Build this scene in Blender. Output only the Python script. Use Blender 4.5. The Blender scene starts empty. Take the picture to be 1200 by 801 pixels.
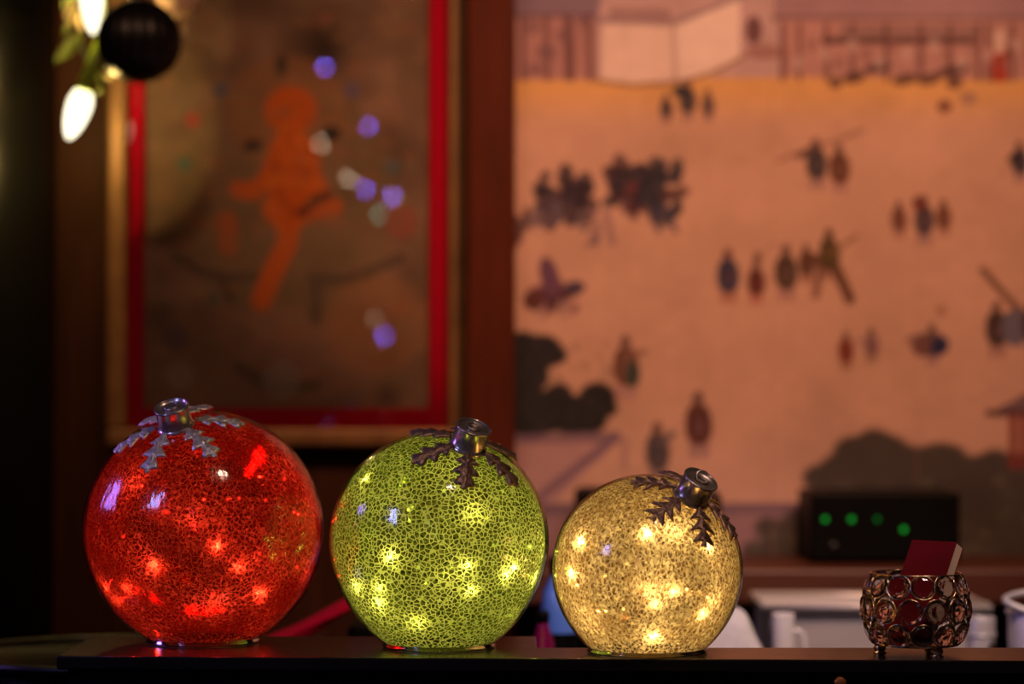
import bpy, bmesh, math, random
import numpy as np
from mathutils import Vector, Matrix
random.seed(7)
rng = np.random.default_rng(11)
SC = bpy.context.scene
COL = SC.collection
PI = math.pi

# ------------------------------------------------------------------ camera
F_PX = 85.0 / 36.0 * 1200.0          # focal length in pixels of the 1200 x 801 frame
HC = 0.2076                          # camera height above the counter (counter top is z = 0)
PITCH = math.atan(62.5 / F_PX)
cam_data = bpy.data.cameras.new('camera')
cam_data.lens = 85.0
cam_data.sensor_width = 36.0
cam_data.dof.use_dof = True
cam_data.dof.focus_distance = 1.94
cam_data.dof.aperture_fstop = 3.4
cam_data.clip_start = 0.05
cam = bpy.data.objects.new('camera', cam_data)
COL.objects.link(cam)
cam.location = (0, 0, HC)
cam.rotation_euler = (PI / 2 + PITCH, 0, 0)
SC.camera = cam

# ------------------------------------------------------------------ world, exposure
world = bpy.data.worlds.new('dim_room')
SC.world = world
world.use_nodes = True
world.node_tree.nodes['Background'].inputs[0].default_value = (1.0, 0.6, 0.5, 1)
world.node_tree.nodes['Background'].inputs[1].default_value = 0.004
SC.view_settings.view_transform = 'Standard'
SC.view_settings.look = 'None'
SC.view_settings.gamma = 1.0
SC.view_settings.exposure = 0.0
SC.view_settings.use_curve_mapping = False
SC.cycles.use_denoising = True
SC.cycles.max_bounces = 10
SC.cycles.transparent_max_bounces = 24
SC.cycles.transmission_bounces = 8
SC.cycles.sample_clamp_indirect = 4.0
SC.cycles.caustics_reflective = False
SC.cycles.caustics_refractive = False


# ------------------------------------------------------------------ room lamps and added fill spots (outside the frame)
def aim(o, target):
    d = Vector(target) - Vector(o.location)
    o.rotation_euler = d.to_track_quat('-Z', 'Y').to_euler()


def spot(name, loc, target, energy, color, size, blend=0.8, radius=0.05):
    l = bpy.data.lights.new(name, 'SPOT')
    l.energy = energy; l.color = color; l.spot_size = math.radians(size); l.spot_blend = blend
    l.shadow_soft_size = radius
    o = bpy.data.objects.new(name, l); COL.objects.link(o)
    o.location = loc; aim(o, target)
    return o


def area(name, loc, target, energy, color, sx, sy, spread=180):
    l = bpy.data.lights.new(name, 'AREA')
    l.shape = 'RECTANGLE'; l.size = sx; l.size_y = sy
    l.energy = energy; l.color = color; l.spread = math.radians(spread)
    o = bpy.data.objects.new(name, l); COL.objects.link(o)
    o.location = loc; aim(o, target)
    return o


spot('mural_lamp', (0.38, 1.75, 1.38), (0.32, 3.22, 0.46), 108, (1.0, 0.46, 0.235), 60, 1.0)
spot('picture_fill', (-0.42, 1.0, 1.75), (-0.30, 3.2, 0.28), 40, (1.0, 0.50, 0.28), 34, 1.0)  # added fill spot that brightens the framed picture, no actual fixture
spot('back_bar_fill', (0.65, 1.45, 1.25), (0.30, 2.5, -0.06), 80, (1.0, 0.66, 0.58), 42, 1.0)  # invented source, lifts the napkin, pans and bottles behind the counter
spot('ornament_fill', (0.25, 1.25, 1.4), (0.0, 2.0, 0.1), 17, (1.0, 0.66, 0.44), 50, 1.0)  # no real pendant: extra light from above for the leaves and caps
area('violet_lamp', (-1.15, 2.15, 0.42), (-0.25, 2.0, 0.05), 0.30, (0.40, 0.20, 1.0), 0.20, 0.28, 60)
area('blue_lamp', (-0.95, 1.25, 0.62), (-0.05, 2.0, 0.02), 0.26, (0.34, 0.36, 1.0), 0.16, 0.26, 50)


# ------------------------------------------------------------------ helpers
def at(px, py, Y):
    """world point seen at photo pixel (px, py), at depth Y from the camera"""
    dx = (px - 600.0) / F_PX
    dy = (400.5 - py) / F_PX
    d = Vector((dx, math.cos(PITCH) - dy * math.sin(PITCH), math.sin(PITCH) + dy * math.cos(PITCH)))
    k = Y / d.y
    return Vector((d.x * k, Y, HC + d.z * k))


def lin(c):
    c = np.asarray(c, float) / 255.0
    return np.where(c <= 0.04045, c / 12.92, ((c + 0.055) / 1.055) ** 2.4)


def tag(o, label=None, cat=None, group=None, kind=None):
    if label: o['label'] = label
    if cat: o['category'] = cat
    if group: o['group'] = group
    if kind: o['kind'] = kind
    return o


def empty(name, loc):
    o = bpy.data.objects.new(name, None)
    o.empty_display_size = 0.02
    COL.objects.link(o)
    o.location = loc
    return o


def mesh(name, verts, faces, smooth=True):
    me = bpy.data.meshes.new(name)
    me.from_pydata([tuple(v) for v in verts], [], faces)
    me.update()
    if smooth:
        me.polygons.foreach_set('use_smooth', [True] * len(me.polygons))
    return me


def put(name, me, mat=None, parent=None, loc=(0, 0, 0), rot=None):
    if isinstance(me, bmesh.types.BMesh):
        b = me
        me = bpy.data.meshes.new(name)
        b.to_mesh(me); b.free()
    if mat is not None and not me.materials:
        me.materials.append(mat)
    o = bpy.data.objects.new(name, me)
    COL.objects.link(o)
    if parent is not None:
        o.parent = parent
    o.location = loc
    if rot is not None:
        o.rotation_euler = rot
    return o


def lathe(prof, n=64, cap_lo=False, cap_hi=False):
    v, f = [], []
    for (r, z) in prof:
        for k in range(n):
            a = 2 * PI * k / n
            v.append((r * math.cos(a), r * math.sin(a), z))
    m = len(prof)
    for i in range(m - 1):
        for k in range(n):
            k2 = (k + 1) % n
            f.append((i * n + k, i * n + k2, (i + 1) * n + k2, (i + 1) * n + k))
    if cap_lo: f.append(tuple(range(n - 1, -1, -1)))
    if cap_hi: f.append(tuple((m - 1) * n + k for k in range(n)))
    return v, f


def tube(pts, r, n=8, closed=False):
    pts = [Vector(p) for p in pts]
    m = len(pts)
    rr = r if isinstance(r, (list, tuple)) else [r] * m
    v, f = [], []
    nrm = None
    for i, p in enumerate(pts):
        if closed:
            t = pts[(i + 1) % m] - pts[i - 1]
        else:
            t = pts[min(i + 1, m - 1)] - pts[max(i - 1, 0)]
        t.normalize()
        if nrm is None:
            nrm = t.orthogonal().normalized()
        else:
            nrm = (nrm - t * nrm.dot(t)).normalized()
        bn = t.cross(nrm)
        for k in range(n):
            a = 2 * PI * k / n
            v.append(p + (nrm * math.cos(a) + bn * math.sin(a)) * rr[i])
    for i in range(m if closed else m - 1):
        j = (i + 1) % m
        for k in range(n):
            k2 = (k + 1) % n
            f.append((i * n + k, i * n + k2, j * n + k2, j * n + k))
    if not closed:
        f.append(tuple(range(n - 1, -1, -1)))
        f.append(tuple((m - 1) * n + k for k in range(n)))
    return v, f


def spline(pts, sub=6):
    pts = [Vector(p) for p in pts]
    out = []
    for i in range(len(pts) - 1):
        p0, p1, p2, p3 = pts[max(i - 1, 0)], pts[i], pts[i + 1], pts[min(i + 2, len(pts) - 1)]
        for s in range(sub):
            t = s / sub
            out.append(0.5 * ((2 * p1) + (p2 - p0) * t + (2 * p0 - 5 * p1 + 4 * p2 - p3) * t * t + (3 * p1 - p0 - 3 * p2 + p3) * t ** 3))
    out.append(pts[-1])
    return out


def box(lo, hi, bevel=0.0, seg=2):
    b = bmesh.new()
    bmesh.ops.create_cube(b, size=1)
    for v in b.verts:
        for i in range(3):
            v.co[i] = lo[i] if v.co[i] < 0 else hi[i]
    if bevel > 0:
        bmesh.ops.bevel(b, geom=b.edges[:], offset=bevel, segments=seg, affect='EDGES', profile=0.5)
    return b


def prism(poly, z0, z1, bevel=0.0):
    b = bmesh.new()
    vs = [b.verts.new((x, y, z0)) for x, y in poly]
    fc = b.faces.new(vs)
    r = bmesh.ops.extrude_face_region(b, geom=[fc])
    for e in r['geom']:
        if isinstance(e, bmesh.types.BMVert):
            e.co.z = z1
    bmesh.ops.recalc_face_normals(b, faces=b.faces[:])
    if bevel > 0:
        bmesh.ops.bevel(b, geom=b.edges[:], offset=bevel, segments=2, affect='EDGES', profile=0.5)
    return b


# ------------------------------------------------------------------ materials
class NT:
    def __init__(self, name):
        self.m = bpy.data.materials.new(name)
        self.m.use_nodes = True
        self.t = self.m.node_tree
        self.t.nodes.clear()
        self.out = self.t.nodes.new('ShaderNodeOutputMaterial')

    def n(self, kind, **kw):
        nd = self.t.nodes.new(kind)
        for k, v in kw.items():
            if k.startswith('p_'):
                setattr(nd, k[2:], v)
        return nd

    def link(self, a, b):
        self.t.links.new(a, b)

    def math(self, op, a, b=None, clamp=False):
        nd = self.n('ShaderNodeMath', p_operation=op, p_use_clamp=clamp)
        for i, x in enumerate((a, b)):
            if x is None: continue
            if isinstance(x, (int, float)): nd.inputs[i].default_value = x
            else: self.link(x, nd.inputs[i])
        return nd.outputs[0]

    def ramp(self, fac, stops):
        nd = self.n('ShaderNodeValToRGB')
        e = nd.color_ramp.elements
        while len(e) < len(stops): e.new(0.5)
        for i, (p, c) in enumerate(stops):
            e[i].position = p; e[i].color = (c[0], c[1], c[2], 1)
        self.link(fac, nd.inputs[0])
        return nd.outputs[0]

    def smooth(self, x, a, b):
        nd = self.n('ShaderNodeMapRange', p_interpolation_type='SMOOTHSTEP')
        nd.inputs[1].default_value = a; nd.inputs[2].default_value = b
        self.link(x, nd.inputs[0])
        return nd.outputs[0]

    def noise(self, scale, detail=3, coord=None, stretch=None, dist=0.0):
        tc = self.n('ShaderNodeTexCoord').outputs['Object'] if coord is None else coord
        if stretch:
            mp = self.n('ShaderNodeMapping'); mp.inputs['Scale'].default_value = stretch
            self.link(tc, mp.inputs[0]); tc = mp.outputs[0]
        nz = self.n('ShaderNodeTexNoise')
        nz.inputs['Scale'].default_value = scale; nz.inputs['Detail'].default_value = detail
        nz.inputs['Distortion'].default_value = dist
        self.link(tc, nz.inputs['Vector'])
        return nz.outputs['Fac']

    def surf(self, s):
        self.link(s, self.out.inputs[0])
        return self.m


def pbr(name, c0, c1=None, rough=0.5, metal=0.0, scale=40, stretch=None, bump=0.0, rvar=0.1, coat=0.0, spec=0.5, sheen=0.0):
    t = NT(name)
    b = t.n('ShaderNodeBsdfPrincipled')
    nz = t.noise(scale, 4, stretch=stretch)
    c1 = c1 or [x * 0.75 for x in c0]
    t.link(t.ramp(nz, [(0.3, c1), (0.7, c0)]), b.inputs['Base Color'])
    t.link(t.math('ADD', t.math('MULTIPLY', nz, rvar), rough - rvar * 0.5), b.inputs['Roughness'])
    b.inputs['Metallic'].default_value = metal
    b.inputs['Coat Weight'].default_value = coat
    b.inputs['Specular IOR Level'].default_value = spec
    b.inputs['Sheen Weight'].default_value = sheen
    if bump > 0:
        bp = t.n('ShaderNodeBump'); bp.inputs['Strength'].default_value = bump; bp.inputs['Distance'].default_value = 0.002
        t.link(nz, bp.inputs['Height']); t.link(bp.outputs[0], b.inputs['Normal'])
    return t.surf(b.outputs[0])


M = {}
M['counter'] = pbr('black_lacquer', (0.012, 0.009, 0.009), (0.008, 0.006, 0.006), 0.22, scale=60, stretch=(0.3, 1, 1), bump=0.02, spec=0.6)
M['panel_black'] = pbr('black_paint', (0.004, 0.003, 0.004), rough=0.6, spec=0.2)
M['wood'] = pbr('reddish_wood', (0.095, 0.015, 0.005), (0.06, 0.009, 0.003), 0.65, spec=0.15, scale=14, stretch=(6, 6, 0.5), bump=0.1)
M['wood_shelf'] = pbr('shelf_wood', (0.085, 0.020, 0.006), (0.055, 0.013, 0.004), 0.5, scale=14, stretch=(0.5, 6, 6), bump=0.1)
M['wood_dark'] = pbr('dark_wall_panelling', (0.05, 0.016, 0.006), (0.028, 0.009, 0.003), 0.55, spec=0.12, scale=10, stretch=(6, 6, 0.5), bump=0.1)
M['wall'] = pbr('brown_plaster', (0.05, 0.03, 0.022), rough=0.8)
M['floor'] = pbr('dark_floor', (0.03, 0.02, 0.015), rough=0.6)
M['gold_frame'] = pbr('gilt_wood', (0.25, 0.125, 0.045), (0.16, 0.075, 0.028), 0.45, metal=0.3, scale=30)
M['gold_fillet'] = pbr('gilt_fillet', (0.75, 0.45, 0.16), (0.5, 0.28, 0.1), 0.3, metal=0.6, scale=30)
M['red_mat'] = pbr('red_mat_board', (0.50, 0.002, 0.028), (0.45, 0.0015, 0.024), 0.8, scale=80, spec=0.1)
M['black_gloss'] = pbr('black_gloss_lacquer', (0.008, 0.008, 0.008), rough=0.34, scale=8, stretch=(1, 1, 0.2))
M['black_plastic'] = pbr('black_plastic', (0.0022, 0.0022, 0.0022), rough=0.5, spec=0.1)
M['steel'] = pbr('brushed_steel', (0.78, 0.76, 0.74), (0.66, 0.64, 0.62), 0.42, metal=0.45, scale=30, stretch=(0.2, 8, 8))
M['white_cloth'] = pbr('white_linen', (0.82, 0.8, 0.8), (0.72, 0.7, 0.7), 0.85, scale=120, bump=0.15, sheen=0.2)
M['white_china'] = pbr('white_china', (0.8, 0.78, 0.78), (0.76, 0.74, 0.74), 0.15)
M['red_cloth'] = pbr('crimson_cloth', (0.60, 0.004, 0.035), (0.5, 0.003, 0.028), 0.8, scale=90, spec=0.1)
M['bronze'] = pbr('antique_bronze', (0.34, 0.20, 0.15), (0.14, 0.08, 0.06), 0.34, metal=0.55, scale=260, bump=0.5, rvar=0.2)
M['silver'] = pbr('antique_silver', (0.86, 0.74, 0.60), (0.40, 0.32, 0.25), 0.32, metal=0.5, scale=260, bump=0.6, rvar=0.2)
M['cap_metal'] = pbr('cap_metal', (0.62, 0.52, 0.44), (0.48, 0.39, 0.33), 0.24, metal=0.8, scale=60, stretch=(1, 1, 0.1))
M['gold_wire'] = pbr('champagne_wire', (0.80, 0.55, 0.34), (0.6, 0.38, 0.22), 0.22, metal=1.0, scale=200)
M['copper_wire'] = pbr('copper_wire', (0.6, 0.4, 0.25), rough=0.3, metal=1.0)
M['socket'] = pbr('green_socket', (0.22, 0.34, 0.02), (0.16, 0.26, 0.015), 0.35)
M['cable'] = pbr('dark_green_cable', (0.02, 0.04, 0.012), rough=0.5)
M['sprig'] = pbr('garland_leaf', (0.10, 0.13, 0.02), (0.05, 0.07, 0.012), 0.5)
M['tan_sprig'] = pbr('tan_sprig', (0.36, 0.28, 0.16), (0.25, 0.18, 0.1), 0.6)
M['black_bauble'] = pbr('black_bauble', (0.008, 0.007, 0.009), rough=0.35, scale=20)
M['peach_bauble'] = pbr('peach_bauble', (0.85, 0.55, 0.42), rough=0.6, scale=20)
M['card_red'] = pbr('dark_red_card', (0.10, 0.0008, 0.003), (0.08, 0.0007, 0.002), 0.6, scale=60, spec=0.15)
M['paper'] = pbr('cream_paper', (0.68, 0.50, 0.36), (0.55, 0.4, 0.28), 0.7, scale=300, stretch=(0.1, 0.1, 3))
M['blue_bottle'] = pbr('blue_bottle', (0.14, 0.32, 0.98), (0.11, 0.26, 0.9), 0.12, coat=0.5, scale=20)
M['magenta'] = pbr('magenta_glass', (0.22, 0.005, 0.08), rough=0.15, scale=20)
M['knob_wood'] = pbr('orange_knob', (0.35, 0.11, 0.02), rough=0.5)


def emit(name, color, strength, clear=0.0):
    t = NT(name)
    e = t.n('ShaderNodeEmission')
    nz = t.noise(90, 1)
    t.link(t.ramp(nz, [(0.2, [c * 0.9 for c in color]), (0.8, color)]), e.inputs[0])
    e.inputs[1].default_value = strength
    s = e.outputs[0]
    if clear > 0:
        tr = t.n('ShaderNodeBsdfTransparent')
        mx = t.n('ShaderNodeMixShader'); mx.inputs[0].default_value = 1 - clear
        t.link(tr.outputs[0], mx.inputs[1]); t.link(s, mx.inputs[2]); s = mx.outputs[0]
    return t.surf(s)


def glassy(name, ior=1.5, rough=0.0, color=(1, 1, 1)):
    t = NT(name)
    g = t.n('ShaderNodeBsdfGlass')
    nz = t.noise(60, 2)
    t.link(t.ramp(nz, [(0.3, [c * 0.94 for c in color]), (0.7, color)]), g.inputs[0])
    g.inputs['Roughness'].default_value = rough; g.inputs['IOR'].default_value = ior
    return t.surf(g.outputs[0])


def pane_mat(name, tint=(0.97, 0.97, 0.97), ior=1.5, rough=0.01):
    t = NT(name)
    tr = t.n('ShaderNodeBsdfTransparent'); tr.inputs[0].default_value = (*tint, 1)
    gl = t.n('ShaderNodeBsdfGlossy')
    t.link(t.math('ADD', t.math('MULTIPLY', t.noise(20, 2), 0.004), rough), gl.inputs['Roughness'])
    fr = t.n('ShaderNodeFresnel'); fr.inputs[0].default_value = ior
    mx = t.n('ShaderNodeMixShader')
    t.link(fr.outputs[0], mx.inputs[0]); t.link(tr.outputs[0], mx.inputs[1]); t.link(gl.outputs[0], mx.inputs[2])
    return t.surf(mx.outputs[0])


def shell_mat(name, tint):
    """outer ornament glass: thin coloured clear glass, rippled by the glass blowing"""
    t = NT(name)
    tc = t.n('ShaderNodeTexCoord').outputs['Object']
    rip = t.noise(46, 3, tc, (1.0, 1.0, 0.35))
    fine = t.noise(320, 2, tc, (1.0, 1.0, 0.4))
    h = t.math('ADD', rip, t.math('MULTIPLY', fine, 0.10))
    bp = t.n('ShaderNodeBump'); bp.inputs['Strength'].default_value = 0.30; bp.inputs['Distance'].default_value = 0.004
    t.link(h, bp.inputs['Height'])
    tr = t.n('ShaderNodeBsdfTransparent'); tr.inputs[0].default_value = (*tint, 1)
    gl = t.n('ShaderNodeBsdfGlossy'); gl.inputs['Roughness'].default_value = 0.11
    t.link(bp.outputs[0], gl.inputs['Normal'])
    fr = t.n('ShaderNodeFresnel'); fr.inputs[0].default_value = 1.6
    mx = t.n('ShaderNodeMixShader')
    t.link(fr.outputs[0], mx.inputs[0]); t.link(tr.outputs[0], mx.inputs[1]); t.link(gl.outputs[0], mx.inputs[2])
    return t.surf(mx.outputs[0])


def crackle_mat(name, line, cell, scale, width, warp, cell_op, patch, stretch=(1, 1, 1), clear=(1, 1, 1), grain=0.5, worn=0.5, thr=0.5):
    """silvered crackle lining: a net of frosted lines, clearer cells between them"""
    t = NT(name)
    tc = t.n('ShaderNodeTexCoord').outputs['Object']
    mp = t.n('ShaderNodeMapping'); mp.inputs['Scale'].default_value = stretch
    t.link(tc, mp.inputs[0])
    nz = t.n('ShaderNodeTexNoise'); nz.inputs['Scale'].default_value = scale * 0.55; nz.inputs['Detail'].default_value = 3
    t.link(mp.outputs[0], nz.inputs['Vector'])
    vm = t.n('ShaderNodeVectorMath', p_operation='MULTIPLY_ADD')
    t.link(nz.outputs['Color'], vm.inputs[0]); vm.inputs[1].default_value = (warp, warp, warp)
    t.link(mp.outputs[0], vm.inputs[2])
    vo = t.n('ShaderNodeTexVoronoi', p_feature='DISTANCE_TO_EDGE')
    vo.inputs['Scale'].default_value = scale
    t.link(vm.outputs[0], vo.inputs['Vector'])
    net = t.math('SUBTRACT', 1.0, t.smooth(vo.outputs['Distance'], width * 0.25, width))
    fine = t.smooth(t.noise(scale * 1.3, 4, vm.outputs[0]), thr, thr + 0.11)
    pat = t.smooth(t.noise(patch, 4, tc), 0.36, 0.64)
    net = t.math('MAXIMUM', t.math('MULTIPLY', net, 1 - 0.6 * grain), t.math('MULTIPLY', fine, grain))
    # where the silvering is worn the net thins out
    net = t.math('MULTIPLY', net, t.math('ADD', t.math('MULTIPLY', pat, worn), 1.0 - worn), True)
    df = t.n('ShaderNodeBsdfDiffuse'); tl = t.n('ShaderNodeBsdfTranslucent')
    for nd in (df, tl): nd.inputs[0].default_value = (*line, 1)
    ln = t.n('ShaderNodeMixShader'); ln.inputs[0].default_value = 0.80
    t.link(df.outputs[0], ln.inputs[1]); t.link(tl.outputs[0], ln.inputs[2])
    tr = t.n('ShaderNodeBsdfTransparent'); tr.inputs[0].default_value = (*clear, 1)
    tl2 = t.n('ShaderNodeBsdfTranslucent'); tl2.inputs[0].default_value = (*cell, 1)
    ce = t.n('ShaderNodeMixShader'); ce.inputs[0].default_value = cell_op
    t.link(tr.outputs[0], ce.inputs[1]); t.link(tl2.outputs[0], ce.inputs[2])
    mx = t.n('ShaderNodeMixShader')
    t.link(net, mx.inputs[0]); t.link(ce.outputs[0], mx.inputs[1]); t.link(ln.outputs[0], mx.inputs[2])
    return t.surf(mx.outputs[0])


def print_mat(name, rough=0.75, fine=300):
    """flat print: the painted colours sit in the mesh, the weave comes from noise"""
    t = NT(name)
    b = t.n('ShaderNodeBsdfPrincipled')
    a = t.n('ShaderNodeVertexColor'); a.layer_name = 'paint'
    mx = t.n('ShaderNodeMix', p_data_type='RGBA', p_blend_type='MULTIPLY')
    mx.inputs['Factor'].default_value = 0.25
    t.link(a.outputs[0], mx.inputs[6])
    t.link(t.ramp(t.noise(fine, 3), [(0.3, (0.8, 0.8, 0.8)), (0.7, (1, 1, 1))]), mx.inputs[7])
    t.link(mx.outputs[2], b.inputs['Base Color'])
    b.inputs['Roughness'].default_value = rough
    b.inputs['Specular IOR Level'].default_value = 0.2
    return t.surf(b.outputs[0])


# ------------------------------------------------------------------ a small painter for the two pictures (colours only, on a grid mesh)
class Paint:
    def __init__(self, x0, y0, x1, y1, step, base, conv):
        self.nx = int(round((x1 - x0) / step)) + 1
        self.ny = int(round((y1 - y0) / step)) + 1
        self.X, self.Y = np.meshgrid(np.linspace(x0, x1, self.nx), np.linspace(y0, y1, self.ny))
        self.conv = conv
        self.A = np.ones((self.ny, self.nx, 3)) * conv(base)

    def mixin(self, m, col, alpha=1.0):
        m = np.clip(m, 0, 1)[..., None] * alpha
        self.A = self.A * (1 - m) + self.conv(col) * m

    def ell(self, cx, cy, rx, ry, col, rot=0, alpha=1.0, soft=2.0):
        c, s = math.cos(math.radians(rot)), math.sin(math.radians(rot))
        u = (self.X - cx) * c + (self.Y - cy) * s
        v = -(self.X - cx) * s + (self.Y - cy) * c
        d = (1 - np.sqrt((u / rx) ** 2 + (v / ry) ** 2)) * min(rx, ry)
        self.mixin(d / soft + 0.5, col, alpha)

    def line(self, pts, w, col, alpha=1.0, soft=2.0):
        dmin = np.full(self.X.shape, 1e9)
        for (ax, ay), (bx_, by_) in zip(pts[:-1], pts[1:]):
            ex, ey = bx_ - ax, by_ - ay
            L = ex * ex + ey * ey + 1e-9
            t = np.clip(((self.X - ax) * ex + (self.Y - ay) * ey) / L, 0, 1)
            dmin = np.minimum(dmin, np.hypot(self.X - ax - t * ex, self.Y - ay - t * ey))
        self.mixin((w / 2 - dmin) / soft + 0.5, col, alpha)

    def poly(self, pts, col, alpha=1.0):
        ins = np.zeros(self.X.shape, bool)
        n = len(pts)
        for i in range(n):
            (xa, ya), (xb, yb) = pts[i], pts[(i + 1) % n]
            if ya == yb: continue
            c = ((ya > self.Y) != (yb > self.Y)) & (self.X < (xb - xa) * (self.Y - ya) / (yb - ya) + xa)
            ins ^= c
        self.mixin(ins.astype(float), col, alpha)

    def field(self, cell, amp):
        """soft uneven staining of the ground"""
        gy = int((self.Y[-1, 0] - self.Y[0, 0]) / cell) + 3
        gx = int((self.X[0, -1] - self.X[0, 0]) / cell) + 3
        g = rng.normal(0, 1, (gy, gx))
        fy = (self.Y - self.Y[0, 0]) / cell; fx = (self.X - self.X[0, 0]) / cell
        iy = fy.astype(int); ix = fx.astype(int); ty = fy - iy; tx = fx - ix
        ty = ty * ty * (3 - 2 * ty); tx = tx * tx * (3 - 2 * tx)
        v = (g[iy, ix] * (1 - tx) + g[iy, ix + 1] * tx) * (1 - ty) + (g[iy + 1, ix] * (1 - tx) + g[iy + 1, ix + 1] * tx) * ty
        self.A *= (1 + amp * v)[..., None]

    def grid(self, name, Y, mat, parent):
        s = Y / F_PX * 1.0
        P0 = at(600, 463, Y)
        xs = (self.X - 600) * s
        zs = P0.z - (self.Y - 463) * s
        co = np.stack([xs, np.full_like(xs, Y), zs], -1).reshape(-1, 3)
        n, m = self.nx, self.ny
        idx = np.arange(n * m).reshape(m, n)
        q = np.stack([idx[1:, :-1], idx[1:, 1:], idx[:-1, 1:], idx[:-1, :-1]], -1).reshape(-1, 4)
        me = bpy.data.meshes.new(name)
        me.vertices.add(n * m); me.vertices.foreach_set('co', co.ravel())
        me.loops.add(q.size); me.loops.foreach_set('vertex_index', q.ravel())
        me.polygons.add(len(q)); me.polygons.foreach_set('loop_start', np.arange(0, q.size, 4))
        me.update(calc_edges=True)
        ca = me.color_attributes.new('paint', 'FLOAT_COLOR', 'POINT')
        rgba = np.concatenate([np.clip(self.A, 0, 1), np.ones((m, n, 1))], -1)
        ca.data.foreach_set('color', rgba.ravel().astype(np.float32))
        return put(name, me, mat, parent)


# ------------------------------------------------------------------ the room
YW = 3.24                             # face of the back wall
floor = tag(put('floor', box((-2.4, -1.0, -1.10), (2.4, YW + 0.2, -1.05)), M['floor']), kind='structure')
wall_back = tag(put('wall_back', box((-2.4, YW, -1.05), (2.4, YW + 0.12, 1.7)), M['wall']), kind='structure')


def pxz(py, Y): return at(600, py, Y).z
def pxx(px, Y): return at(px, 400, Y).x


# dark boards behind the picture
for k, (a, b_) in enumerate(((-60, 62), (62, 128), (128, 290), (290, 440), (440, 548))):
    put('panel_board', box((pxx(a, 3.22) + 0.001, 3.222, -1.05), (pxx(b_, 3.22) - 0.001, YW, 1.6), 0.002), M['wood_dark'], wall_back)
post = tag(put('wooden_post', box((pxx(548, 3.19), 3.13, -1.05), (pxx(603, 3.13), YW + 0.001, 1.6), 0.004), M['wood']),
           'reddish brown wooden post between the framed picture and the mural', 'post')
cv, cf = [], []
for zz in (-1.05, 1.6):
    for k in range(41):
        a = PI + PI * k / 40
        cv.append((0.18 * math.cos(a), 0.16 * math.sin(a), zz))
cf = [(k, k + 1, 42 + k, 41 + k) for k in range(40)] + [(40, 0, 41, 81), tuple(range(40, -1, -1)), tuple(range(41, 82))]
column = put('round_column', mesh('round_column', cv, cf), M['black_gloss'], loc=(pxx(62, 3.22) - 0.18, 3.221, 0))
tag(column, 'glossy black round column at the far left edge', 'column')
beam = tag(put('wooden_beam', box((-1.2, 2.95, 0.95), (-0.1, 3.13, 1.05), 0.004), M['wood_dark']),
           'dark wooden ceiling beam that carries the string light', 'beam')
for sx in (-1.18, -0.14):
    put('beam_bracket', box((sx, 3.13, 0.97), (sx + 0.03, 3.222, 1.03), 0.002), M['wood_dark'], beam)

# ---- the mural on the right
TINT = np.array([1.0, 0.55, 0.36])


def conv_mural(c):
    return np.clip(lin(c) / TINT * 1.05, 0, 0.95)


mu = Paint(604, -190, 1420, 668, 2.6, (200, 124, 94), conv_mural)
DK = (44, 27, 30); BR = (92, 42, 26); NV = (44, 42, 62); RD = (112, 34, 24); MV = (138, 84, 80); GY = (104, 72, 74)
# orange ground strip, houses and wall along the top
mu.mixin(np.exp(-((mu.Y - 98) / 34.0) ** 2), (214, 128, 64), 0.8)
mu.poly([(604, -190), (1420, -190), (1420, 82), (604, 92)], (186, 122, 108))
mu.poly([(604, -190), (720, -190), (702, 15), (604, 15)], (128, 84, 86))
mu.poly([(604, 15), (698, 15), (698, 92), (604, 92)], (168, 98, 84))
for x in (612, 640, 664, 668, 690): mu.line([(x, 18), (x + 2, 92)], 6, (96, 48, 46), 0.8)
for x, y, r in ((622, 30, 12), (640, 60, 12), (660, 40, 9), (628, 80, 10), (685, 24, 9)): mu.ell(x, y, r, r * 0.8, (120, 70, 66), alpha=0.7)
mu.line([(604, 17), (700, 17)], 6, (104, 62, 66), 0.8)
mu.poly([(702, 25), (790, 28), (790, 96), (740, 99), (702, 94)], (222, 154, 128))
mu.poly([(790, 28), (868, -4), (868, 70), (830, 90), (790, 96)], (226, 160, 134))
mu.line([(700, 94), (742, 99), (800, 95), (836, 84), (872, 66)], 5, (140, 80, 44), 0.9)
mu.line([(700, 23), (790, 26), (870, -6)], 7, (140, 92, 88), 0.8)
mu.line([(790, 30), (792, 92)], 5, (170, 110, 94), 0.8)
mu.line([(703, 20), (702, 90)], 5, (150, 96, 88), 0.7)
mu.line([(720, 14), (782, 16)], 12, (140, 84, 76), 0.7)
mu.ell(884, 34, 10, 17, (110, 58, 54)); mu.ell(896, 60, 22, 9, (150, 84, 70), alpha=0.8)
mu.poly([(912, -40), (1420, -40), (1420, 20), (908, 18)], (158, 98, 92))
mu.line([(908, 20), (1420, 22)], 6, (120, 70, 66), 0.9)
mu.poly([(915, 22), (1420, 24), (1420, 92), (915, 90)], (176, 104, 88))
mu.line([(968, 46), (1140, 46)], 9, (84, 44, 38), 0.9)
mu.poly([(985, 26), (1150, 26), (1150, 42), (985, 42)], (146, 88, 76))
for x in (918, 938, 970, 1000, 1040, 1080, 1115, 1148, 1160, 1188): mu.line([(x, 28), (x, 92)], 6, (104, 52, 46), 0.8)
for x, y, rx in ((1002, 90, 14), (1030, 78, 16), (1062, 92, 16), (1090, 92, 14), (1118, 82, 20), (1120, 96, 10), (980, 96, 8), (1180, 60, 8)):
    mu.ell(x, y, rx, 7, (84, 44, 38), rot=-12, alpha=0.85)
mu.poly([(1164, 50), (1182, 50), (1182, 94), (1164, 94)], (168, 50, 34))
mu.poly([(1166, 36), (1180, 36), (1180, 62), (1166, 62)], (206, 140, 116))
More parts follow.
